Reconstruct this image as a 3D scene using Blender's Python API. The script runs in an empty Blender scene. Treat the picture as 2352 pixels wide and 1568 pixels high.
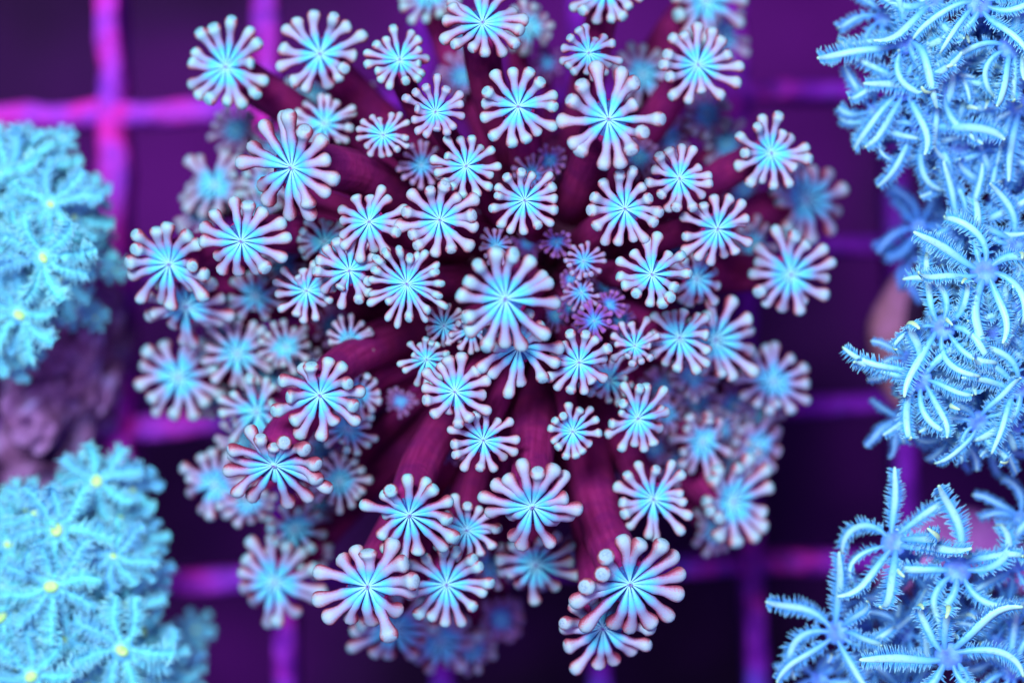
import bpy, math, random
import numpy as np
from mathutils import Vector, Matrix, noise

random.seed(11)
rng = random.Random(11)
S = bpy.context.scene
S.unit_settings.system = 'METRIC'
S.unit_settings.scale_length = 0.01          # one scene unit is one centimetre

# ------------------------------------------------------------------ camera, world, lamps, exposure
CAM_Z = 30.0
PX = 2352.0                                   # measuring width of the photograph
GRID_W = 9.745                                # centimetres seen across at the height of the grid
FOCUS_Z = 4.5
cd = bpy.data.cameras.new('camera')
cam = bpy.data.objects.new('camera', cd)
S.collection.objects.link(cam)
cam.location = (0, 0, CAM_Z)
cd.sensor_width = 36.0
cd.lens = 36.0 * CAM_Z / GRID_W
cd.clip_start = 0.5
cd.clip_end = 200.0
cd.dof.use_dof = True
cd.dof.focus_distance = CAM_Z - FOCUS_Z
cd.dof.aperture_fstop = cd.lens * 1e-3 / (2 * 0.46)
S.camera = cam

W = bpy.data.worlds.new('World')
S.world = W
W.use_nodes = True
W.node_tree.nodes['Background'].inputs[0].default_value = (0.16, 0.10, 0.42, 1)
W.node_tree.nodes['Background'].inputs[1].default_value = 0.40


def lamp(name, loc, target, size, power, color):
    l = bpy.data.lights.new(name, 'AREA')
    l.shape = 'SQUARE'
    l.size = size
    l.energy = power
    l.color = color
    o = bpy.data.objects.new(name, l)
    o.location = loc
    o.rotation_euler = (Vector(target) - Vector(loc)).to_track_quat('-Z', 'Y').to_euler()
    S.collection.objects.link(o)
    return o


lamp('aquarium_lamp', (-7, 11, 42), (0, 0, 2), 11, 22500, (0.88, 0.95, 1.0))
lamp('actinic_lamp', (9, -7, 40), (0, 0, 2), 10, 4500, (0.70, 0.45, 1.0))

S.view_settings.view_transform = 'Standard'
S.view_settings.look = 'None'
S.view_settings.gamma = 1
S.view_settings.exposure = 0.0
S.view_settings.use_curve_mapping = False
S.cycles.max_bounces = 6
S.cycles.diffuse_bounces = 3
S.cycles.use_denoising = True


# ------------------------------------------------------------------ helpers
def wpx(z):
    return GRID_W * (CAM_Z - z) / CAM_Z / PX   # centimetres per measuring pixel at height z


def at(x, y, z):
    k = wpx(z)
    return Vector(((x - 1176) * k, -(y - 784) * k, z))


def lin(r, g, b):
    f = lambda c: (c / 255 / 12.92) if c / 255 <= 0.04045 else ((c / 255 + 0.055) / 1.055) ** 2.4
    return (f(r), f(g), f(b), 1)


def link(o, parent=None):
    S.collection.objects.link(o)
    if parent is not None:
        o.parent = parent
    return o


def empty(name, loc):
    o = bpy.data.objects.new(name, None)
    o.empty_display_size = 0.2
    o.location = loc
    return link(o)


def tag(o, label, cat, group=None):
    o['label'] = label
    o['category'] = cat
    if group:
        o['group'] = group


def mesh(name, verts, faces, mat, attrs=None, smooth=True):
    m = bpy.data.meshes.new(name)
    m.from_pydata([tuple(v) for v in verts], [], faces)
    if smooth:
        m.polygons.foreach_set('use_smooth', [True] * len(m.polygons))
    for k, vals in (attrs or {}).items():
        a = m.attributes.new(k, 'FLOAT', 'POINT')
        a.data.foreach_set('value', np.asarray(vals, dtype=np.float32))
    m.materials.append(mat)
    m.update()
    return m


class NT:
    """tiny wrapper for writing node materials"""
    def __init__(self, name):
        self.m = bpy.data.materials.new(name)
        self.m.use_nodes = True
        self.t = self.m.node_tree
        self.b = self.t.nodes['Principled BSDF']

    def n(self, typ, **kw):
        x = self.t.nodes.new(typ)
        for k, v in kw.items():
            setattr(x, k, v)
        return x

    def l(self, a, b):
        self.t.links.new(a, b)

    def attr(self, name):
        return self.n('ShaderNodeAttribute', attribute_name=name).outputs['Fac']

    def ramp(self, fac, stops, interp='LINEAR'):
        r = self.n('ShaderNodeValToRGB')
        r.color_ramp.interpolation = interp
        e = r.color_ramp.elements
        while len(e) < len(stops):
            e.new(0.5)
        for i, (p, c) in enumerate(stops):
            e[i].position = p
            e[i].color = c if len(c) == 4 else (*c, 1)
        self.l(fac, r.inputs[0])
        return r.outputs['Color']

    def mix(self, fac, a, b, mode='MIX'):
        x = self.n('ShaderNodeMix', data_type='RGBA', blend_type=mode)
        for i, v in ((0, fac), (6, a), (7, b)):
            if isinstance(v, (int, float, tuple)):
                x.inputs[i].default_value = v
            else:
                self.l(v, x.inputs[i])
        return x.outputs[2]

    def noise(self, scale, detail=3, coord='Object', rough=0.55):
        tc = self.n('ShaderNodeTexCoord')
        x = self.n('ShaderNodeTexNoise')
        x.inputs['Scale'].default_value = scale
        x.inputs['Detail'].default_value = detail
        x.inputs['Roughness'].default_value = rough
        self.l(tc.outputs[coord], x.inputs['Vector'])
        return x.outputs['Fac']

    def maprange(self, v, a, b, c=0.0, d=1.0):
        x = self.n('ShaderNodeMapRange')
        self.l(v, x.inputs[0])
        for i, q in enumerate((a, b, c, d)):
            x.inputs[i + 1].default_value = q
        return x.outputs[0]

    def math(self, op, a, b=0.0):
        x = self.n('ShaderNodeMath', operation=op)
        for i, v in ((0, a), (1, b)):
            if isinstance(v, (int, float)):
                x.inputs[i].default_value = v
            else:
                self.l(v, x.inputs[i])
        return x.outputs[0]

    def bump(self, h, strength, dist):
        x = self.n('ShaderNodeBump')
        x.inputs['Strength'].default_value = strength
        x.inputs['Distance'].default_value = dist
        self.l(h, x.inputs['Height'])
        self.l(x.outputs[0], self.b.inputs['Normal'])

    def done(self, col, rough=0.45, spec=0.35, sss=0.0, sr=0.05):
        self.l(col, self.b.inputs['Base Color'])
        self.b.inputs['Roughness'].default_value = rough
        self.b.inputs['Specular IOR Level'].default_value = spec
        if sss:
            self.b.inputs['Subsurface Weight'].default_value = sss
            self.b.inputs['Subsurface Radius'].default_value = (1.0, 0.8, 1.0)
            self.b.inputs['Subsurface Scale'].default_value = sr
        return self.m


# ------------------------------------------------------------------ materials
def mat_gonio_tentacle():
    k = NT('flowerpot_tentacle')
    s, u = k.attr('along'), k.attr('upness')
    info = k.n('ShaderNodeObjectInfo')
    sep = k.n('ShaderNodeSeparateColor')
    k.l(info.outputs['Color'], sep.inputs[0])
    purple = sep.outputs[0]
    top = k.ramp(s, [(0.0, lin(195, 252, 255)), (0.12, lin(145, 248, 255)), (0.26, lin(90, 232, 250)), (0.38, lin(88, 206, 244)),
                     (0.47, lin(128, 176, 228)), (0.58, lin(156, 168, 214)), (0.72, lin(160, 178, 214)),
                     (0.83, lin(164, 210, 222)), (0.94, lin(150, 218, 222)), (1.0, lin(132, 200, 212))])
    ptop = k.ramp(s, [(0.0, lin(120, 225, 255)), (0.2, lin(70, 180, 245)), (0.36, lin(95, 95, 205)),
                      (0.6, lin(125, 60, 165)), (0.85, lin(150, 85, 185)), (1.0, lin(150, 95, 190))])
    top = k.mix(k.math('MULTIPLY', k.math('MULTIPLY', sep.outputs[1], 0.45), k.maprange(s, 0.3, 0.55)), top, lin(196, 180, 206))
    blot = k.noise(9, 3)
    top = k.mix(k.maprange(blot, 0.5, 0.72, 0, 0.35), top, lin(120, 190, 232))
    top = k.mix(purple, top, ptop)
    nz = k.noise(38, 3)
    top = k.mix(k.maprange(nz, 0.48, 0.75, 0, 0.30), top, lin(125, 180, 225))
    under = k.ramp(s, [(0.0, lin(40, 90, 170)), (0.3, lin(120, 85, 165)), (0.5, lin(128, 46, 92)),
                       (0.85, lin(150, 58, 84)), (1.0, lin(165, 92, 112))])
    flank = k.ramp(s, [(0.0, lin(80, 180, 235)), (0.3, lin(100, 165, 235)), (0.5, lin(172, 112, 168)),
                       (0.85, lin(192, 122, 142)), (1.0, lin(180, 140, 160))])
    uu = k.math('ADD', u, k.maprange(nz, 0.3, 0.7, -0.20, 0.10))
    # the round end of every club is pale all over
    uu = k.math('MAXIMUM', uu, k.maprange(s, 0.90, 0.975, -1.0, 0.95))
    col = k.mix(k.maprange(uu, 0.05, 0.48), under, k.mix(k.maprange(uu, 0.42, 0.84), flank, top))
    # small dark spot at the very tip of each tentacle
    spot = k.math('MULTIPLY', k.maprange(s, 0.980, 0.998), k.maprange(nz, 0.46, 0.56, 0.0, 0.35))
    col = k.mix(spot, col, lin(70, 95, 135))
    k.bump(nz, 0.25, 0.01)
    return k.done(col, 0.55, 0.25)


def mat_disc():
    k = NT('flowerpot_disc')
    s = k.attr('along')
    nz = k.noise(30, 2)
    col = k.ramp(s, [(0.0, lin(110, 140, 215)), (0.15, lin(28, 100, 185)), (0.5, lin(12, 66, 150)),
                     (1.0, lin(50, 45, 120))])
    col = k.mix(k.maprange(nz, 0.4, 0.7, 0, 0.3), col, lin(70, 190, 240))
    return k.done(col, 0.5, 0.3)


def mat_mouth():
    k = NT('flowerpot_mouth')
    s = k.attr('along')
    col = k.ramp(s, [(0.0, lin(95, 70, 140)), (0.5, lin(135, 150, 215)), (1.0, lin(150, 230, 250))])
    return k.done(col, 0.4, 0.4)


def mat_stalk():
    k = NT('flowerpot_stalk')
    a, s = k.attr('around'), k.attr('along')
    comb = k.n('ShaderNodeCombineXYZ')
    k.l(k.math('MULTIPLY', a, 11.0), comb.inputs[0])
    k.l(k.math('MULTIPLY', s, 2.0), comb.inputs[1])
    nx = k.n('ShaderNodeTexNoise')
    nx.inputs['Scale'].default_value = 2.2
    nx.inputs['Detail'].default_value = 4
    k.l(comb.outputs[0], nx.inputs['Vector'])
    stripe = nx.outputs['Fac']
    col = k.ramp(stripe, [(0.25, lin(128, 24, 92)), (0.5, lin(148, 34, 110)), (0.75, lin(164, 48, 126))])
    col = k.mix(k.maprange(k.noise(4, 5), 0.42, 0.62, 0, 0.6), col, lin(108, 20, 104))
    k.bump(k.math('ADD', stripe, k.math('MULTIPLY', k.noise(12, 4), 1.5)), 0.35, 0.02)
    return k.done(col, 0.85, 0.12)


def mat_simple(name, stops, scale, detail=5, rough=0.6, bump=0.6, dist=0.05, coord='Object'):
    k = NT(name)
    nz = k.noise(scale, detail, coord)
    col = k.ramp(nz, stops)
    k.bump(k.noise(scale * 2.3, 5, coord), bump, dist)
    return k.done(col, rough, 0.3)


def mat_bar():
    k = NT('coralline_plastic')
    a = k.noise(0.9, 3)
    b = k.noise(6, 5)
    g = k.attr('growth')
    col = k.ramp(a, [(0.36, lin(70, 14, 120)), (0.46, lin(108, 22, 168)), (0.54, lin(128, 28, 185)), (0.66, lin(105, 70, 220))])
    b2 = k.noise(2.0, 3)
    pink = k.ramp(b2, [(0.34, lin(150, 60, 232)), (0.48, lin(192, 66, 236)), (0.56, lin(228, 52, 215)), (0.68, lin(240, 45, 180))])
    col = k.mix(k.maprange(k.math('ADD', g, k.maprange(b, 0.3, 0.7, -0.3, 0.3)), 0.15, 0.75), col, pink)
    col = k.mix(k.maprange(b, 0.44, 0.30, 0, 0.6), col, lin(75, 10, 100))
    k.bump(b, 1.0, 0.12)
    return k.done(col, 0.8, 0.15)


def mat_pinnate(name, core, back, pin, tip, mott_shade):
    """core: oral side, back: aboral side, pin: side branches, tip: end of the tentacle"""
    k = NT(name)
    s, u, p = k.attr('along'), k.attr('upness'), k.attr('pinnule')
    c = k.ramp(s, core)
    bk = k.ramp(s, back)
    c = k.mix(k.maprange(u, -0.6, 0.35), bk, c)
    pc = k.ramp(p, pin)
    c = k.mix(k.maprange(p, 0.02, 0.22), c, pc)
    c = k.mix(k.math('MULTIPLY', k.maprange(s, 0.86, 0.99), 0.75), c, tip)
    nz = k.noise(14, 3)
    c = k.mix(k.maprange(nz, 0.52, 0.75, 0, 0.35), c, mott_shade)
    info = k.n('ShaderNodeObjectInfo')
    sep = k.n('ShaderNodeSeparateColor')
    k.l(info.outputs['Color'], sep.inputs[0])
    c = k.mix(sep.outputs[0], c, mott_shade)  # red object channel: painted depth shade on plumes, random tone on stars
    return k.done(c, 0.42, 0.4)


M_TENT = mat_gonio_tentacle()
M_DISC = mat_disc()
M_MOUTH = mat_mouth()
M_STALK = mat_stalk()
M_BASE = mat_simple('colony_skin', [(0.3, lin(50, 12, 44)), (0.55, lin(84, 20, 68)), (0.75, lin(105, 32, 100))], 3.0)
M_BAR = mat_bar()
M_FLOOR = mat_simple('tank_floor', [(0.36, lin(34, 2, 48)), (0.5, lin(72, 2, 98)), (0.64, lin(112, 2, 140))], 0.16,
                     3, 0.8, 0.3, 0.2)
M_ROCK = mat_simple('live_rock', [(0.32, lin(78, 34, 74)), (0.44, lin(138, 90, 148)), (0.54, lin(166, 120, 188)),
                                  (0.64, lin(180, 164, 235))], 2.6, 5, 0.8, 0.9, 0.15)
M_PLUG = mat_simple('plug_ceramic', [(0.3, lin(105, 60, 85)), (0.5, lin(150, 95, 125)), (0.7, lin(190, 120, 190))],
                    1.6, 4, 0.8, 0.6, 0.05)
M_PLUGPINK = mat_simple('plug_coralline', [(0.3, lin(150, 70, 160)), (0.5, lin(195, 115, 215)), (0.7, lin(215, 150, 235))],
                        2.0, 4, 0.8, 0.5, 0.05)
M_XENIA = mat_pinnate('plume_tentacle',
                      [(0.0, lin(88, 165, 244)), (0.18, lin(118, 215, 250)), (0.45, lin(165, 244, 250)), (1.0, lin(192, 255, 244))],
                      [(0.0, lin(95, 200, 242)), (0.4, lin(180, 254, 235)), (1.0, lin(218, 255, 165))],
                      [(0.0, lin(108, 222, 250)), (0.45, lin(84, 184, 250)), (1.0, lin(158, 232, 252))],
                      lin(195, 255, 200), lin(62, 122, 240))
M_XBODY = mat_simple('plume_body', [(0.3, lin(80, 115, 225)), (0.5, lin(95, 155, 245)), (0.7, lin(120, 195, 250))], 5, 3,
                     0.5, 0.3, 0.03)
M_XBASE = mat_simple('plume_base', [(0.3, lin(40, 14, 45)), (0.5, lin(62, 26, 80)), (0.7, lin(90, 60, 140))], 2.5, 4,
                     0.7, 0.6, 0.08)
M_STAR = mat_pinnate('star_tentacle',
                     [(0.0, lin(195, 255, 170)), (0.12, lin(140, 255, 225)), (0.24, lin(120, 244, 246)), (1.0, lin(122, 240, 250))],
                     [(0.0, lin(120, 225, 248)), (1.0, lin(125, 238, 250))],
                     [(0.0, lin(122, 244, 248)), (0.5, lin(122, 236, 250)), (1.0, lin(165, 248, 252))],
                     lin(140, 246, 246), lin(105, 180, 252))
M_SMOUTH = mat_simple('star_mouth', [(0.3, lin(165, 250, 120)), (0.5, lin(200, 255, 160)), (0.7, lin(225, 255, 190))], 6, 2,
                      0.4, 0.2, 0.02)
M_SBODY = mat_simple('star_body', [(0.3, lin(95, 180, 235)), (0.5, lin(105, 205, 245)), (0.7, lin(120, 225, 245))], 5, 3,
                     0.5, 0.3, 0.03)
M_SMAT = mat_simple('star_mat', [(0.3, lin(55, 50, 130)), (0.5, lin(75, 100, 200)), (0.7, lin(95, 150, 230))], 2.0, 4,
                    0.7, 0.6, 0.08)


# ------------------------------------------------------------------ geometry builders
def tube(points, radii, sides, up0=Vector((0, 0, 1)), flat=1.0, cap_end=True, closed_start=False):
    """sweep a ring along points; returns verts, faces, ring index list, sin(angle) list, angle list"""
    n = len(points)
    V, F, A, U = [], [], [], []
    frames = []
    prev_u = up0
    for i in range(n):
        t = (points[min(i + 1, n - 1)] - points[max(i - 1, 0)]).normalized()
        side = t.cross(prev_u)
        if side.length < 1e-6:
            side = t.orthogonal()
        side.normalize()
        up = side.cross(t).normalized()
        prev_u = up
        frames.append((t, side, up))
        for j in range(sides):
            a = 2 * math.pi * j / sides
            V.append(points[i] + radii[i] * (math.cos(a) * side + math.sin(a) * flat * up))
            U.append(math.sin(a))
            A.append(j / sides)
    for i in range(n - 1):
        for j in range(sides):
            j2 = (j + 1) % sides
            F.append((i * sides + j, i * sides + j2, (i + 1) * sides + j2, (i + 1) * sides + j))
    if cap_end:
        F.append(tuple((n - 1) * sides + j for j in range(sides)))
    if closed_start:
        F.append(tuple(reversed(range(sides))))
    # faces wound so that normals face outwards
    F = [tuple(reversed(f)) for f in F]
    return V, F, U, A, frames


def interp(s, xs, ys):
    return float(np.interp(s, xs, ys))


S_SAMPLES = [0, .07, .15, .24, .33, .43, .53, .63, .72, .79, .85, .90, .94, .968, .987, .998]


def bulb_tentacle(name, elev, curl, sway, length, bulb, r):
    """one club-tipped tentacle, one unit long, growing along +X, its oral side facing +Z"""
    pts, rad = [], []
    p = Vector((0.03, 0, 0.035))
    prev = 0.0
    wob = r.uniform(-1, 1)
    for s in S_SAMPLES:
        e = elev * min(1.0, max(0.0, (s - 0.34) / 0.30)) + curl * max(0.0, (s - 0.35)) ** 1.3 * 2.0
        yaw = sway * max(0, s - 0.3) * 1.4 + 0.20 * wob * math.sin(s * 5)
        d = Vector((math.cos(e) * math.cos(yaw), math.cos(e) * math.sin(yaw), math.sin(e)))
        p = p + d * (s - prev) * length * 0.97
        prev = s
        pts.append(p.copy())
        w = interp(s, [0, .1, .3, .43, .55, .65, .77, .86, .90], [.009, .024, .072, .103, .096, .098, .136, bulb, bulb])
        if s > .87:
            q = min(1.0, (s - .87) / .13 * 0.985)
            w = bulb * math.sqrt(max(0.0, 1 - q * q))
        rad.append(w)
    V, F, U, A, _ = tube(pts, rad, 10, flat=0.92)
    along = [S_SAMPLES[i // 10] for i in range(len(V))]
    return mesh(name, V, F, M_TENT, {'along': along, 'upness': U})


ELEV = [-0.65, -0.30, 0.0, 0.30, 0.62, 1.0]
TENT = {}
for ei, e in enumerate(ELEV):
    for v in range(8):
        TENT[ei, v] = bulb_tentacle('tentacle', e + rng.uniform(-.08, .08), rng.uniform(-1.0, .5), rng.uniform(-.34, .34),
                                    rng.uniform(.82, 1.08), rng.uniform(.148, .178), rng)


def disc_mesh():
    V, F, A = [Vector((0, 0, 0.02))], [], [0.0]
    n = 20
    rs = [.08, .18, .28, .37]
    zs = [.018, .0, -.012, -.05]
    for r_, z_, a_ in zip(rs, zs, (.15, .45, .75, 1.0)):
        for j in range(n):
            t = 2 * math.pi * j / n
            V.append(Vector((r_ * math.cos(t), r_ * math.sin(t), z_)))
            A.append(a_)
    for j in range(n):
        F.append((0, 1 + j, 1 + (j + 1) % n))
    for k in range(len(rs) - 1):
        for j in range(n):
            a, b = 1 + k * n + j, 1 + k * n + (j + 1) % n
            F.append((a, a + n, b + n, b))
    return mesh('oral_disc', V, F, M_DISC, {'along': A})


def mouth_mesh(mat, name='mouth', rx=.05, ry=.032, h=.05, z0=.03):
    V, F, A = [], [], []
    n = 10
    prof = [(1.0, 0.0, 1.0), (.95, .55, .9), (.65, .95, .6), (.35, .9, .25), (.12, .55, 0.0)]
    for (f, hh, a) in prof:
        for j in range(n):
            t = 2 * math.pi * j / n
            V.append(Vector((rx * f * math.cos(t), ry * f * math.sin(t), z0 + h * hh)))
            A.append(a)
    for k in range(len(prof) - 1):
        for j in range(n):
            j2 = (j + 1) % n
            F.append((k * n + j, k * n + j2, (k + 1) * n + j2, (k + 1) * n + j))
    F.append(tuple((len(prof) - 1) * n + j for j in range(n)))
    return mesh(name, V, F, mat, {'along': A})


DISC = disc_mesh()
MOUTH = mouth_mesh(M_MOUTH, 'mouth', .062, .040, .062)


def bezier(b0, b1, b2, b3, t):
    u = 1 - t
    return b0 * u ** 3 + b1 * 3 * u * u * t + b2 * 3 * u * t * t + b3 * t ** 3


def frame_from_normal(nrm, spin):
    z = nrm.normalized()
    x = Vector((math.cos(spin), math.sin(spin), 0))
    x = (x - z * x.dot(z)).normalized()
    y = z.cross(x)
    return Matrix((x, y, z)).transposed()


def column_mesh(name, B, P, Rm, nrm, rs, top, mat, lift=0.5, segs=13, sides=14, seed=0):
    """the body column of a polyp from its foot B to its mouth P, in the local frame of the polyp"""
    L = (P - B).length
    b1 = B + (Vector((0, 0, 1)) * lift + (P - B).normalized() * 0.35) * L * 0.45
    b2 = P - nrm * L * 0.42
    pts, rad = [], []
    for i in range(segs):
        t = i / (segs - 1)
        q = bezier(B, b1, b2, P - nrm * top * 0.10, t)
        pts.append(q)
        w = rs * interp(t, [0, .15, .5, .8, .9], [1.15, 1.0, .98, .92, .95])
        w *= 1 + 0.09 * noise.noise(Vector((t * 4 + seed * 3.7, seed, 0))) + 0.05 * noise.noise(Vector((t * 13, seed * 2.1, 4)))
        if t > .88:
            w += (top - w) * ((t - .88) / .12) ** 1.6
        rad.append(w)
    V, F, U, A, _ = tube(pts, rad, sides, up0=Vector((0.3, 0.9, 0.1)))
    inv = Rm.transposed()
    V = [inv @ (v - P) for v in V]
    along = [(i // sides) / (segs - 1) for i in range(len(V))]
    return mesh(name, V, F, mat, {'along': along, 'around': A})


def lumpy_dome(name, loc, rx, ry, h, mat, amp=0.12, freq=1.2, sub=40, parent=None, power=0.6):
    """a closed, uneven mound: rings from its foot to its crown"""
    V, F = [], []
    rings = sub // 2
    for k in range(rings):
        th = (k / (rings - 1)) * (math.pi / 2) * 0.985
        cr, cz = math.cos(th) ** power, math.sin(th)
        for j in range(sub):
            a = 2 * math.pi * j / sub
            p = Vector((rx * cr * math.cos(a), ry * cr * math.sin(a), h * cz))
            q = Vector((p.x + loc[0], p.y + loc[1], p.z + loc[2])) * freq
            nse = noise.fractal(q, 0.9, 2.0, 4)
            p *= 1 + amp * nse
            p.z = max(p.z, 0.0) if k else 0.0
            V.append(p)
    for k in range(rings - 1):
        for j in range(sub):
            j2 = (j + 1) % sub
            F.append((k * sub + j, k * sub + j2, (k + 1) * sub + j2, (k + 1) * sub + j))
    F.append(tuple((rings - 1) * sub + j for j in range(sub)))
    F.append(tuple(reversed(range(sub))))
    o = bpy.data.objects.new(name, mesh(name, V, F, mat))
    o.location = loc
    return link(o, parent)


# ------------------------------------------------------------------ setting: tank floor and the plastic grid
def build_floor():
    n = 40
    V, F = [], []
    for i in range(n + 1):
        for j in range(n + 1):
            x, y = (i / n - .5) * 60, (j / n - .5) * 60
            V.append(Vector((x, y, -7 + 0.5 * noise.noise(Vector((x * .25, y * .25, 0))))))
    for i in range(n):
        for j in range(n):
            a = i * (n + 1) + j
            F.append((a, a + n + 1, a + n + 2, a + 1))
    o = bpy.data.objects.new('tank_floor', mesh('tank_floor', V, F, M_FLOOR))
    o['kind'] = 'structure'
    link(o)


build_floor()


def build_grid():
    root = empty('egg_crate_grid', at(250, 257, 0))
    root.rotation_euler.z = math.radians(1.8)
    tag(root, 'purple plastic egg crate grid crusted with pink coralline algae under the corals', 'grid')
    pitch = 362 * wpx(0)
    h, w = 1.1, 0.112

    patches = [(250, 257, 1.5, 1.0), (90, 262, 1.0, .9), (265, 80, .9, .7), (440, 262, .9, .6), (345, 970, .7, .7), (275, 600, .6, .5),
               (430, 1325, .6, .7), (645, 1500, .6, .25), (1712, 1290, .8, .55), (1690, 215, .7, .35), (262, 1030, .5, .6)]
    patches = [((px - 250) * wpx(0), -(py - 257) * wpx(0), pr, pa) for (px, py, pr, pa) in patches]

    def growth(x, y):
        return min(1.0, sum(pa * math.exp(-((x - qx) ** 2 + (y - qy) ** 2) / (pr * pr)) for (qx, qy, pr, pa) in patches))

    def bar(length, ztop, seed, width, place):
        n = 120
        prof = [(-.62, -h), (-.95, -.12), (-.75, -.03), (0, 0), (.75, -.03), (.95, -.12), (.62, -h)]
        V, F, G = [], [], []
        m = len(prof)
        for i in range(n + 1):
            x = -length / 2 + length * i / n
            for (py, pz) in prof:
                q = Vector((x * 2.2, py * 1.3 + seed * 9.1, pz * 2))
                d = noise.fractal(q, 0.8, 2.0, 3)
                gr = growth(*place(x))
                grow = 1 + (0.25 + .3 * gr) * d + .18 * gr + 0.4 * max(0, noise.noise(Vector((x * .9, seed * 5.3, 1.0)))) ** 2
                V.append(Vector((x, py * width * grow, ztop + pz + (0.05 * d if pz > -.5 else 0))))
                G.append(gr)
        for i in range(n):
            for j in range(m):
                j2 = (j + 1) % m
                F.append((i * m + j, i * m + j2, (i + 1) * m + j2, (i + 1) * m + j))
        F.append(tuple(reversed(range(m))))
        F.append(tuple(n * m + j for j in range(m)))
        F = [tuple(reversed(f)) for f in F]
        return mesh('bar', V, F, M_BAR, {'growth': G})

    for i in range(-2, 8):
        o = bpy.data.objects.new('bar', bar(26, 0.0, i + 20, w, lambda x: (i * pitch, -2 * pitch + x)))
        o.location = (i * pitch, -2 * pitch, 0)
        o.rotation_euler.z = math.pi / 2
        link(o, root)
    for i in range(-2, 7):
        o = bpy.data.objects.new('bar', bar(26, -0.035, i + 50, w * .93, lambda x: (2.5 * pitch + x, -i * pitch)))
        o.location = (2.5 * pitch, -i * pitch, 0)
        link(o, root)


build_grid()

# ------------------------------------------------------------------ the flowerpot coral in the middle
CX, CY = 1250, 640
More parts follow.
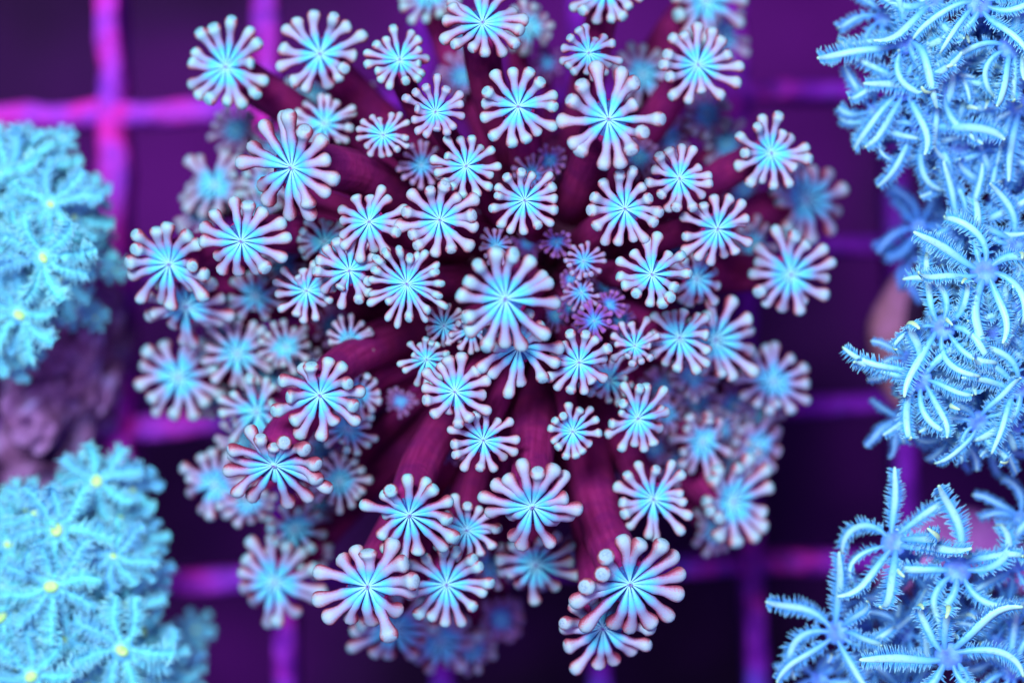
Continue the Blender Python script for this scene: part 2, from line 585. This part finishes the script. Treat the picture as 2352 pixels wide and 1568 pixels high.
# x, y, radius, blur (1 = one centimetre below the focus), tilt x, tilt y (image directions; None = outward), tentacles, purple
POLYPS = [
    (520, 155, 108, 0.9, -.12, -.05, 14, 0), (735, 125, 104, 0.8, .0, -.05, 13, 0), (918, 140, 80, .5, .0, -.30, 15, 0),
    (1108, 55, 104, .25, .05, -.30, 14, 0), (985, -12, 78, 1.8, 0, -.2, 13, 0), (1212, 62, 66, 1.9, .3, .1, 13, 0),
    (1392, -22, 92, .7, 0, -.1, 13, 0), (1618, 0, 108, 1.8, .3, -.1, 13, 0), (1352, 122, 74, .35, 0, 0, 14, .25),
    (1602, 150, 96, .7, .1, -.05, 14, 0), (1062, 178, 62, 2.2, 0, 0, 13, .7), (1258, 145, 42, 2.4, 0, 0, 12, 1),
    (1475, 172, 76, 1.9, .1, 0, 13, .3), (1000, 258, 76, .0, 0, -.05, 14, .2), (1190, 245, 94, -.05, 0, .05, 13, 0),
    (1397, 275, 118, -.25, .05, -.05, 13, 0), (745, 285, 74, 1.0, -.1, -.1, 14, 0), (880, 310, 64, .4, 0, 0, 14, 0),
    (672, 385, 128, -.1, -.38, .12, 14, 0), (968, 380, 54, .8, -.1, 0, 13, .6), (1070, 382, 78, .1, .05, -.05, 14, 0),
    (1262, 368, 42, .9, 0, -.1, 12, .9), (1468, 362, 52, 1.5, 0, 0, 13, .8), (1560, 410, 80, .25, .05, 0, 13, 0),
    (1770, 352, 92, .7, .15, .0, 14, 0), (1622, 262, 62, 2.1, .1, .1, 12, .5), (495, 425, 84, 2.0, -.1, .0, 12, .1),
    (1848, 460, 110, 1.9, .35, -.05, 13, .2), (1205, 460, 82, .1, 0, .05, 14, 0), (1222, 402, 48, .8, 0, -.2, 13, .8),
    (1435, 480, 92, .0, 0, 0, 13, 0), (1647, 525, 86, .4, .1, .1, 14, 0), (848, 510, 86, .05, -.05, -.05, 13, 0),
    (1010, 505, 92, -.02, 0, .05, 13, 0), (555, 553, 108, .05, -.12, .15, 13, 0), (390, 605, 108, .55, -.15, .22, 14, 0),
    (745, 555, 68, .8, -.1, 0, 13, .2), (612, 428, 72, 1.8, -.2, .1, 12, 0), (1140, 565, 47, .5, 0, 0, 13, .65),
    (1278, 555, 40, .7, 0, 0, 12, .95), (1340, 600, 50, .45, .05, 0, 13, .5), (803, 622, 84, .15, -.1, 0, 13, 0),
    (935, 652, 98, -.12, -.05, 0, 21, 0), (705, 667, 76, .45, -.1, .1, 14, 0), (588, 680, 68, 1.4, -.1, .1, 13, 0),
    (1497, 630, 86, .0, 0, .02, 13, 0), (1598, 640, 74, .9, .15, .05, 12, .15), (1815, 630, 104, 1.1, .12, .05, 14, .1),
    (428, 702, 108, 1.05, .0, .28, 14, 0), (412, 865, 106, 1.8, -.15, .1, 13, 0), (545, 812, 86, 1.5, 0, .05, 14, 0),
    (657, 797, 68, 1.4, 0, .05, 14, 0), (765, 748, 52, 1.7, 0, 0, 13, .8), (802, 782, 58, .9, 0, .1, 13, 0),
    (1160, 685, 124, -.55, -.02, .14, 14, 0), (1192, 795, 100, -.15, 0, .22, 13, 0), (1335, 672, 44, .5, 0, 0, 13, .55),
    (1365, 737, 54, .45, 0, 0, 14, 1), (1425, 735, 42, .9, 0, 0, 13, 1), (1275, 725, 42, 1.0, 0, 0, 12, .9),
    (1020, 748, 58, .4, -.1, .05, 13, .1), (1082, 758, 54, .35, 0, .1, 12, .1), (1330, 832, 80, .0, 0, .02, 13, 0),
    (1400, 872, 70, .75, .05, .1, 13, .1), (1458, 795, 60, .4, -.05, -.2, 12, .1), (1560, 775, 86, .6, .05, .02, 14, 0),
    (1640, 780, 108, 1.05, .32, .03, 13, 0), (980, 825, 64, .35, -.05, 0, 14, 0), (1045, 900, 84, -.1, -.08, -.05, 13, 0),
    (1110, 1010, 78, .05, 0, .05, 13, 0), (1315, 990, 68, .3, .02, .05, 13, 0), (1465, 960, 84, .45, .03, .05, 14, 0),
    (735, 905, 108, -.05, -.05, .28, 14, 0), (822, 902, 62, .9, .05, .1, 12, .1), (592, 945, 90, 1.15, -.2, .05, 15, 0),
    (800, 985, 68, 1.0, .1, .1, 13, .05), (630, 1065, 124, .15, -.08, .48, 15, 0), (1775, 875, 90, 1.8, .1, .05, 13, .3),
    (1520, 890, 55, 1.9, .1, 0, 12, .7), (1612, 1012, 82, 1.5, .25, .1, 12, .1), (1600, 922, 56, 2.1, .25, 0, 12, .5),
    (1680, 928, 58, 2.4, .1, 0, 12, .75), (1735, 1020, 78, 2.2, .28, .1, 12, .4), (1680, 1150, 108, 1.6, .40, .08, 13, 0),
    (1500, 1145, 92, .6, .05, .05, 14, 0), (940, 1180, 112, -.05, .02, .32, 14, 0), (1222, 1160, 126, -.15, .0, .42, 15, 0),
    (1072, 1215, 84, .5, 0, .2, 14, 0), (495, 1112, 88, 1.9, -.3, .1, 12, .1), (780, 1105, 74, 1.3, .05, .1, 14, .1),
    (675, 1212, 84, 1.7, .1, .2, 12, .1), (632, 1335, 112, 1.7, -.12, .12, 13, .1), (845, 1345, 124, -.02, -.05, .12, 13, 0),
    (1025, 1340, 102, .5, .05, .18, 14, 0), (1230, 1295, 98, 1.1, .0, .25, 13, .05), (1445, 1338, 132, -.05, .18, .28, 14, 0),
    (1385, 1440, 116, .35, -.02, .28, 13, 0), (905, 1440, 110, 1.6, .05, .32, 13, .1), (1010, 1470, 92, 2.1, .1, .2, 12, .3),
    (1150, 1420, 62, 2.8, .1, .1, 12, .8), (1020, 1035, 48, 1.5, 0, 0, 12, .9), (1040, 1128, 46, 1.9, 0, .1, 12, .8),
    (1392, 1105, 44, 2.0, 0, .1, 12, .9), (715, 222, 64, 1.9, -.1, -.1, 12, .2), (1655, 82, 70, 2.4, .3, .1, 12, .2),
    (920, 922, 36, 1.4, 0, 0, 12, .8), (1335, 1262, 50, 2.6, 0, .1, 12, .7), (1075, 90, 60, 2.4, 0, -.1, 12, .4),
    (1530, 950, 52, 1.6, .35, 0, 12, .5), (1725, 560, 60, 2.0, .2, .1, 12, .5), (560, 1010, 60, 1.9, -.2, .1, 12, .2),
    (468, 482, 62, 2.3, -.2, .1, 12, .3), (592, 490, 60, 1.7, -.1, .1, 12, .2), (652, 605, 58, 1.5, -.1, .1, 13, .2),
    (505, 745, 62, 1.9, -.1, .1, 12, .2), (612, 868, 62, 1.9, -.1, .1, 13, .2), (700, 838, 56, 1.7, 0, .1, 12, .3),
    (482, 905, 60, 2.2, -.2, .1, 12, .3), (742, 1030, 58, 1.8, 0, .1, 12, .4),
    (570, 1150, 66, 1.9, -.1, .2, 12, .1), (725, 1155, 58, 2.0, 0, .1, 12, .3), (700, 1265, 62, 2.2, 0, .1, 12, .4),
    (1125, 1300, 60, 1.6, .1, .1, 12, .3), (965, 1405, 64, 1.9, 0, .2, 12, .2),
    (1085, 1490, 60, 2.5, .1, .1, 12, .5), (1550, 562, 54, 1.8, .1, .1, 12, .6), (1590, 862, 62, 1.7, .1, .1, 13, .3),
    (1655, 985, 60, 2.2, .1, .1, 12, .4), (1560, 1065, 60, 2.0, .1, .1, 12, .4), (1690, 1062, 62, 2.2, .2, .1, 12, .3),
    (1640, 1215, 64, 2.2, .2, .1, 12, .3), (1745, 950, 60, 2.4, .2, .0, 12, .4), (1450, 1065, 50, 2.1, .1, .1, 12, .6),
    (1535, 315, 56, 2.1, .1, 0, 12, .6), (1668, 330, 60, 2.3, .2, 0, 12, .5), (1705, 445, 60, 2.3, .2, .1, 12, .5),
    (825, 240, 54, 2.0, 0, -.1, 12, .5), (885, 425, 50, 1.6, 0, 0, 12, .5), (640, 330, 60, 2.0, -.2, -.1, 12, .3),
    (545, 300, 58, 2.3, -.2, -.1, 12, .4), (1500, 1030, 50, 1.9, .1, .1, 12, .5), (1120, 460, 42, 1.5, 0, 0, 12, .8),
    (1310, 400, 42, 1.7, 0, 0, 12, .9), (1390, 655, 40, 1.2, 0, 0, 12, .9), (1210, 560, 36, 1.3, 0, 0, 12, 1), (1400, 700, 38, .7, 0, 0, 12, 1), (1310, 705, 34, .8, 0, 0, 12, 1),
    (1330, 770, 40, .9, 0, .1, 12, 1), (1435, 775, 38, 1.0, .1, 0, 12, .9), (1310, 640, 30, .9, 0, 0, 12, 1),
]
COLONY_Z = 0.0


def build_flowerpot():
    root = empty('flowerpot_coral', at(CX, CY, COLONY_Z))
    tag(root, 'large maroon stalked flower coral with cyan centred club tipped polyps filling the middle', 'coral')
    C = at(CX, CY, 0)
    dome = lumpy_dome('base', (0, 0, 0), 1.3, 1.35, 2.6, M_BASE, 0.14, 1.3, 48, root)
    r = random.Random(5)
    for idx, (x, y, R, b, tx, ty, N, pur) in enumerate(POLYPS):
        z = FOCUS_Z - b * 1.0
        P = at(x, y, z)
        Rw = R * wpx(z) * 1.05
        nrm = Vector((tx * 1.25, -ty * 1.25, 1)).normalized()
        spin = r.uniform(0, 6.28)
        Rm = frame_from_normal(nrm, spin)
        off = Vector((P.x - C.x, P.y - C.y, 0))
        rho = off.length
        br = min(rho * 0.46, 1.05)
        bdir = off.normalized() if rho > 1e-3 else Vector((1, 0, 0))
        zb = 2.75 * math.sqrt(max(0.05, 1 - (br / 1.35) ** 2))
        zb = min(zb, z - 0.5)
        B = C + bdir * br + Vector((0, 0, zb - 0.25))
        rs = Rw * (.43 if R > 90 else (.37 if R > 60 else .27))
        lift = 0.5 if rho > 1.5 else 0.9
        pm = column_mesh('polyp', B, P, Rm, nrm, rs, Rw * .40, M_STALK, lift=lift, seed=idx)
        po = bpy.data.objects.new('polyp', pm)
        po.matrix_world = Matrix.Translation(P - root.location) @ Rm.to_4x4()
        link(po, root)
        d = bpy.data.objects.new('oral_disc', DISC)
        d.scale = (Rw, Rw, Rw)
        link(d, po)
        m = bpy.data.objects.new('mouth', MOUTH)
        m.scale = (Rw, Rw, Rw)
        m.rotation_euler.z = r.uniform(0, 3)
        link(m, po)
        tilt = math.hypot(tx, ty)
        tdir = math.atan2(-ty, tx)
        base_e = r.choice([1.2, 1.7, 2.1, 2.5, 2.9, 3.3])
        bend_a, bend_k = r.uniform(0, 6.28), abs(r.gauss(0, .8))      # each head leans its arms its own way
        pinkness = r.uniform(0, 1) + (0.5 if R < 60 else 0)
        N = N + 1 if N < 18 else N
        ws = 14.3 / N * r.uniform(.93, 1.04)
        for i in range(N):
            a = 2 * math.pi * (i + r.uniform(-.16, .16)) / N
            v = Rm @ Vector((math.cos(a), math.sin(a), 0))
            wa = math.atan2(v.y, v.x)
            side = math.cos(wa - tdir)                 # +1 on the side the polyp leans to
            e = base_e + r.gauss(0, .75) + bend_k * math.cos(a - bend_a) - (side * tilt * 3.0 if tilt > .1 else 0)
            ei = int(max(0, min(4 if tilt > .18 else 5, round(e))))
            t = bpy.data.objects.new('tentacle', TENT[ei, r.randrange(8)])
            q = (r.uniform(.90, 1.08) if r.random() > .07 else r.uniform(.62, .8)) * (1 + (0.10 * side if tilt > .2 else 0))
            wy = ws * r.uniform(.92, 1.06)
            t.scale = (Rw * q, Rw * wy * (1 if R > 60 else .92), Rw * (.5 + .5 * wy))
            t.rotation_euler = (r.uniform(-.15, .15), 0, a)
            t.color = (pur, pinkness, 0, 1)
            link(t, po)


build_flowerpot()


# ------------------------------------------------------------------ pinnate soft corals
def pinnate_tentacle(name, mat, elev, curl, sway, core, pin_len, n_pin, pin_r, leaf, r, hook=0.0, rise=.4):
    """one feathery tentacle one unit long along +X: a tapering rachis with a comb of pinnules on each side"""
    sm = [0, .06, .13, .2, .28, .36, .44, .52, .6, .68, .76, .83, .89, .94, .975, .995]
    pts, rad = [], []
    p = Vector((0.04, 0, 0.0))
    prev = 0
    ph = r.uniform(0, 6)
    for s in sm:
        e = elev * min(1, s / .25) + curl * s * s + hook * max(0, s - .55) ** 1.2 * 3
        yaw = sway * s * 1.2 + .26 * math.sin(s * 4.5 + ph)
        p = p + Vector((math.cos(e) * math.cos(yaw), math.cos(e) * math.sin(yaw), math.sin(e))) * (s - prev)
        prev = s
        pts.append(p.copy())
        w = core * interp(s, [0, .15, .5, .8, .95], [.75, .9, 1.05, .85, .5])
        if s > .93:
            q = (s - .93) / .07
            w = core * .55 * math.sqrt(max(0.02, 1 - q * q))
        rad.append(w)
    sides = 8
    V, F, U, A, fr = tube(pts, rad, sides, flat=.85)
    along = [sm[i // sides] for i in range(len(V))]
    pinv = [0.0] * len(V)
    sa = np.array(sm)
    for sgn in (-1, 1):
        for k in range(n_pin):
            s = .10 + .86 * (k + r.uniform(.2, .8)) / n_pin
            i = int(np.searchsorted(sa, s)) - 1
            i = max(0, min(len(sm) - 2, i))
            f = (s - sm[i]) / (sm[i + 1] - sm[i])
            c = pts[i].lerp(pts[i + 1], f)
            t, sd, up = fr[i]
            env = leaf(s)
            if r.random() < .10:
                continue
            L = pin_len * env * r.uniform(.55, 1.25)
            d = (sd * sgn + t * r.uniform(.2, .6) + up * r.uniform(-.2, rise)).normalized()
            w = rad[i] * .7
            a0 = c + sd * sgn * w
            mid = a0 + d * L * .55
            end = a0 + d * L + up * L * r.uniform(-.05, .25)
            base = len(V)
            ax1 = d.cross(up).normalized()
            ax2 = d.cross(ax1)
            for (cc, rr) in ((a0, pin_r), (mid, pin_r * .95), (end, pin_r * .35)):
                for g in range(3):
                    th = 2 * math.pi * g / 3
                    V.append(cc + rr * (math.cos(th) * ax1 + math.sin(th) * ax2))
            along += [min(s, .85)] * 9
            U += [0.6] * 9
            pinv += [.25] * 3 + [.6] * 3 + [1.0] * 3
            for lv in range(2):
                for g in range(3):
                    g2 = (g + 1) % 3
                    F.append((base + lv * 3 + g, base + lv * 3 + g2, base + lv * 3 + 3 + g2, base + lv * 3 + 3 + g))
            F.append((base + 6, base + 7, base + 8))
    return mesh(name, V, F, mat, {'along': along, 'upness': U, 'pinnule': pinv})


XT = []
for v in range(24):
    hk = [0, 0, -.6, .7, 1.8, -1.6, -1.0, 2.6][v % 8]
    XT.append(pinnate_tentacle('tentacle', M_XENIA, rng.uniform(-.1, .45), rng.uniform(-1.2, .5), rng.choice((-1, 1)) * rng.uniform(.3, 1.5),
                               rng.uniform(.040, .056), .120, 42, .0115, lambda s: interp(s, [0, .15, .5, .9, 1], [.35, .8, 1, .8, .4]),
                               rng, hk))
ST = []
for v in range(12):
    ST.append(pinnate_tentacle('tentacle', M_STAR, rng.uniform(-.05, .3), rng.uniform(-.8, .1), rng.uniform(-.3, .3),
                               rng.uniform(.018, .026), .27, 40, .020,
                               lambda s: interp(s, [0, .15, .4, .7, .92, 1], [.25, .55, .95, 1, .7, .35]), rng,
                               rng.choice([0, .6, 1.1, -.4]), 1.1))


def cup_mesh(name, mat, r0=.17):
    V, F = [], []
    n = 14
    prof = [(.04, .02), (.10, .035), (r0, .0), (r0 * 1.05, -.07), (r0 * .8, -.25), (r0 * .75, -1.2)]
    for (q, z) in prof:
        for j in range(n):
            t = 2 * math.pi * j / n
            V.append(Vector((q * math.cos(t), q * math.sin(t), z)))
    for k in range(len(prof) - 1):
        for j in range(n):
            j2 = (j + 1) % n
            F.append((k * n + j, (k + 1) * n + j, (k + 1) * n + j2, k * n + j2))
    F.append(tuple(range(n)))
    return mesh(name, V, F, mat)


XCUP = cup_mesh('polyp', M_XBODY)
SCUP = cup_mesh('polyp', M_SBODY, .24)
SMOUTH = mouth_mesh(M_SMOUTH, 'mouth', .155, .14, .15, .02)


def pinnate_colony(name, label, loc_px, polyps, lib, cup, domes, mat_base, r, fz, mouth=None, shade_low=True, nt=8):
    root = empty(name, at(loc_px[0], loc_px[1], 0.0))
    tag(root, label, 'coral')
    for (x, y, rpx, rpy, zc, h) in domes:
        q = at(x, y, zc) - root.location
        k = wpx(zc)
        lumpy_dome('base', q, rpx * k, rpy * k, h, mat_base, 0.16, 1.1, 36, root)
    polyps = list(polyps) + [(x + r.uniform(-50, 50), y + r.uniform(-50, 50), R * .62, b + r.uniform(.05, .3) + (.5 if mouth is None else 0), tx + r.uniform(-.2, .2), ty + r.uniform(-.2, .2))
                             for k in range(2 if mouth is not None else 1) for (x, y, R, b, tx, ty) in polyps if mouth is not None or (y < 1000 and x > 2100)]
    for (x, y, R, b, tx, ty) in polyps:
        z = fz - b
        P = at(x, y, z)
        Rw = R * wpx(z) * (1.08 if mouth is None else .88)
        nrm = Vector((tx * 1.2, -ty * 1.2, 1)).normalized()
        Rm = frame_from_normal(nrm, r.uniform(0, 6.28))
        po = bpy.data.objects.new('polyp', cup)
        po.matrix_world = Matrix.Translation(P - root.location) @ Rm.to_4x4() @ Matrix.Scale(Rw, 4)
        link(po, root)
        for i in range(nt):
            a = 2 * math.pi * (i + r.uniform(-.2, .2)) / nt
            t = bpy.data.objects.new('tentacle', lib[r.randrange(len(lib))])
            q = r.uniform(.85, 1.1)
            t.scale = (q, q * r.choice((-1, 1)) if False else q, q)
            t.location = (.07 * math.cos(a), .07 * math.sin(a), 0)
            t.rotation_euler = (r.uniform(-.5, .5), r.uniform(-.25, .15), a)
            t.color = (min(.85, max(0, b * .5)) if shade_low else r.uniform(0, .5), 0, 0, 1)  # lower plume polyps go deeper blue: shade of depth put into the colour
            link(t, po)
        if mouth is not None:
            m = bpy.data.objects.new('mouth', mouth)
            m.rotation_euler.z = r.uniform(0, 6)
            f = r.uniform(.55, 1.1)
            m.scale = (f, f * r.uniform(.75, 1), f)
            link(m, po)
    return root


FX = FOCUS_Z - .25
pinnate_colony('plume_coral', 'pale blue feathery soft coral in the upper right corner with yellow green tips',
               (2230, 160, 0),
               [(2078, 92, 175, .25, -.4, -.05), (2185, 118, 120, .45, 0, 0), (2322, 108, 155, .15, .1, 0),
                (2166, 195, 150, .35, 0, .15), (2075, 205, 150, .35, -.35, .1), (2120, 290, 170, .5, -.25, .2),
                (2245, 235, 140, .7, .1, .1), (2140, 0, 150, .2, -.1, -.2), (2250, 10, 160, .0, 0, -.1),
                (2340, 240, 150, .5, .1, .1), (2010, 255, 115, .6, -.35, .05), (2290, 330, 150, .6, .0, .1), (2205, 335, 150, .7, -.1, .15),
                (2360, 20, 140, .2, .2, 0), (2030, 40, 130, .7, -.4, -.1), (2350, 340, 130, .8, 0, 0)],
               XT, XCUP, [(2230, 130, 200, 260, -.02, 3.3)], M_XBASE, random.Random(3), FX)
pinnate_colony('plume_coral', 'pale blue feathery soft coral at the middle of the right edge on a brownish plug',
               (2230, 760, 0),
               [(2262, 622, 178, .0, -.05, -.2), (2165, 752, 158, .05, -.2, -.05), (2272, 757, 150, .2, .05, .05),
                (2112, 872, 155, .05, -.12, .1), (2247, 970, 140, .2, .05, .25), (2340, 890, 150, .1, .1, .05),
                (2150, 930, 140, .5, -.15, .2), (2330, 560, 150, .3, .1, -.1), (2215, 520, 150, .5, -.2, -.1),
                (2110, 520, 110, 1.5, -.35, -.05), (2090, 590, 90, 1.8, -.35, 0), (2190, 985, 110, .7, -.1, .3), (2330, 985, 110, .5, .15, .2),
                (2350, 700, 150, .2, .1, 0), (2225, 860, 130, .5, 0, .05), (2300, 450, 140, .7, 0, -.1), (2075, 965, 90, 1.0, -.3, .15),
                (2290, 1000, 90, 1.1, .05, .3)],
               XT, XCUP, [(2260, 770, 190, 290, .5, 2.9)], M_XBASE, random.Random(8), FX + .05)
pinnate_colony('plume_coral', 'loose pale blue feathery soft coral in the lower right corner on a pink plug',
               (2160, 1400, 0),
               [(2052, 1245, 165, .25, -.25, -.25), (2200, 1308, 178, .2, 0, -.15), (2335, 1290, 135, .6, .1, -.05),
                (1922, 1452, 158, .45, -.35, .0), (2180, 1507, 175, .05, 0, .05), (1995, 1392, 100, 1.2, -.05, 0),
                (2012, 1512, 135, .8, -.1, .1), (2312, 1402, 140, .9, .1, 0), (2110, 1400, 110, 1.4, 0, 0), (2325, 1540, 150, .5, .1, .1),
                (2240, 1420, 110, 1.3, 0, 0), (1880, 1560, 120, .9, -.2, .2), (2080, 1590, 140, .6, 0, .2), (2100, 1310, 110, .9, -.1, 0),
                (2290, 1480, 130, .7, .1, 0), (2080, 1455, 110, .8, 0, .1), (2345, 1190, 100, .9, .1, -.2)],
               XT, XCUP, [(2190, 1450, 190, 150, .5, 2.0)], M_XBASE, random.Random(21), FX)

FS = FOCUS_Z - 1.15
pinnate_colony('star_polyp_coral', 'dense cyan carpet of star polyps with yellow green mouths at the upper left edge',
               (60, 580, 0),
               [(100, 592, 135, -.15, .05, .05), (116, 470, 125, .15, .1, -.05), (45, 722, 125, .15, 0, .15),
                (12, 400, 125, .35, -.1, -.1), (15, 545, 120, .3, 0, 0), (140, 640, 100, .45, .15, .1), (90, 690, 105, .5, .05, .15),
                (170, 500, 90, .6, .3, 0), (70, 400, 105, .5, .1, -.2), (-20, 640, 120, .3, 0, 0), (0, 790, 80, .6, 0, .2),
                (60, 530, 110, .5, 0, 0), (140, 420, 80, .8, .25, -.2), (40, 630, 110, .5, 0, 0), (-40, 480, 120, .3, 0, 0),
                (10, 350, 80, .9, 0, -.3), (150, 570, 80, .7, .25, 0), (60, 770, 70, .9, .1, .2), (205, 455, 66, .9, .35, -.1), (215, 590, 66, 1.0, .35, 0), (170, 700, 66, 1.0, .3, .2), (95, 355, 70, 1.0, .1, -.3)],
               ST, SCUP, [(40, 580, 140, 210, .6, 2.2)], M_SMAT, random.Random(31), FS, SMOUTH, False)
pinnate_colony('star_polyp_coral', 'dense cyan carpet of star polyps with yellow green mouths in the lower left corner',
               (130, 1400, 0),
               [(222, 1105, 110, .45, .05, -.1), (130, 1216, 140, .0, 0, -.05), (260, 1276, 110, .15, .15, 0), (118, 1346, 140, -.05, 0, 0),
                (280, 1492, 135, .0, .1, .05), (145, 1472, 120, .2, 0, 0), (72, 1552, 130, .0, 0, .05), (2, 1415, 130, .05, 0, 0),
                (20, 1250, 120, .3, -.05, -.1), (365, 1530, 100, .5, .25, .1), (290, 1385, 95, .5, .25, 0), (190, 1290, 100, .5, 0, 0),
                (200, 1400, 110, .45, 0, 0), (405, 1590, 80, .8, .3, .1), (275, 1190, 75, .7, .25, -.1), (60, 1170, 80, .7, 0, -.2),
                (-10, 1165, 70, .8, -.1, -.2), (320, 1590, 110, .4, .1, .1), (0, 1530, 120, .3, 0, 0), (200, 1580, 120, .3, 0, .1),
                (60, 1290, 110, .4, 0, 0), (330, 1450, 80, .7, .3, 0), (50, 1450, 110, .4, 0, 0), (230, 1340, 90, .6, .1, 0), (190, 1150, 80, .7, -.1, -.1),
                (305, 1125, 78, .8, .2, -.1), (335, 1325, 70, .8, .3, 0), (448, 1445, 56, 2.2, .45, 0), (425, 1535, 66, 1.2, .35, .05), (330, 1235, 66, .9, .35, 0)],
               ST, SCUP, [(140, 1420, 200, 220, .6, 2.1)], M_SMAT, random.Random(44), FS, SMOUTH, False)


# ------------------------------------------------------------------ rock and plugs
rk = lumpy_dome('live_rock', at(170, 880, .06), 118 * wpx(.5), 215 * wpx(.5), 1.7, M_ROCK, .36, 2.1, 80)
rk.rotation_euler.z = math.radians(-22)
tag(rk, 'lumpy lilac pink rock between the two cyan star polyp carpets', 'rock')


def plug(label, x, y, rpx, mat, ztop, seed):
    V, F = [], []
    n = 36
    R = rpx * wpx(ztop)
    prof = [(.30, -1.3), (.34, -.35), (.93, -.32), (1.0, -.26), (1.0, -.07), (.94, 0.0), (.6, .015), (.25, .02)]
    for (q, z) in prof:
        for j in range(n):
            t = 2 * math.pi * j / n
            d = 1 + .05 * noise.noise(Vector((math.cos(t) * 2, math.sin(t) * 2, z * 2 + seed)))
            V.append(Vector((R * q * d * math.cos(t), R * q * d * math.sin(t), z)))
    for k in range(len(prof) - 1):
        for j in range(n):
            j2 = (j + 1) % n
            F.append((k * n + j, k * n + j2, (k + 1) * n + j2, (k + 1) * n + j))
    F.append(tuple((len(prof) - 1) * n + j for j in range(n)))
    F.append(tuple(reversed(range(n))))
    o = bpy.data.objects.new('frag_plug', mesh('frag_plug', V, F, mat))
    o.location = at(x, y, ztop)
    link(o)
    tag(o, label, 'coral plug', 'round plugs under the feathery corals')
    return o


plug('round brownish plug showing its left rim under the feathery coral at the right edge', 2215, 780, 215, M_PLUG, .62, 1)
plug('round pink plug showing behind the feathery coral in the lower right corner', 2200, 1345, 175, M_PLUGPINK, .62, 5)
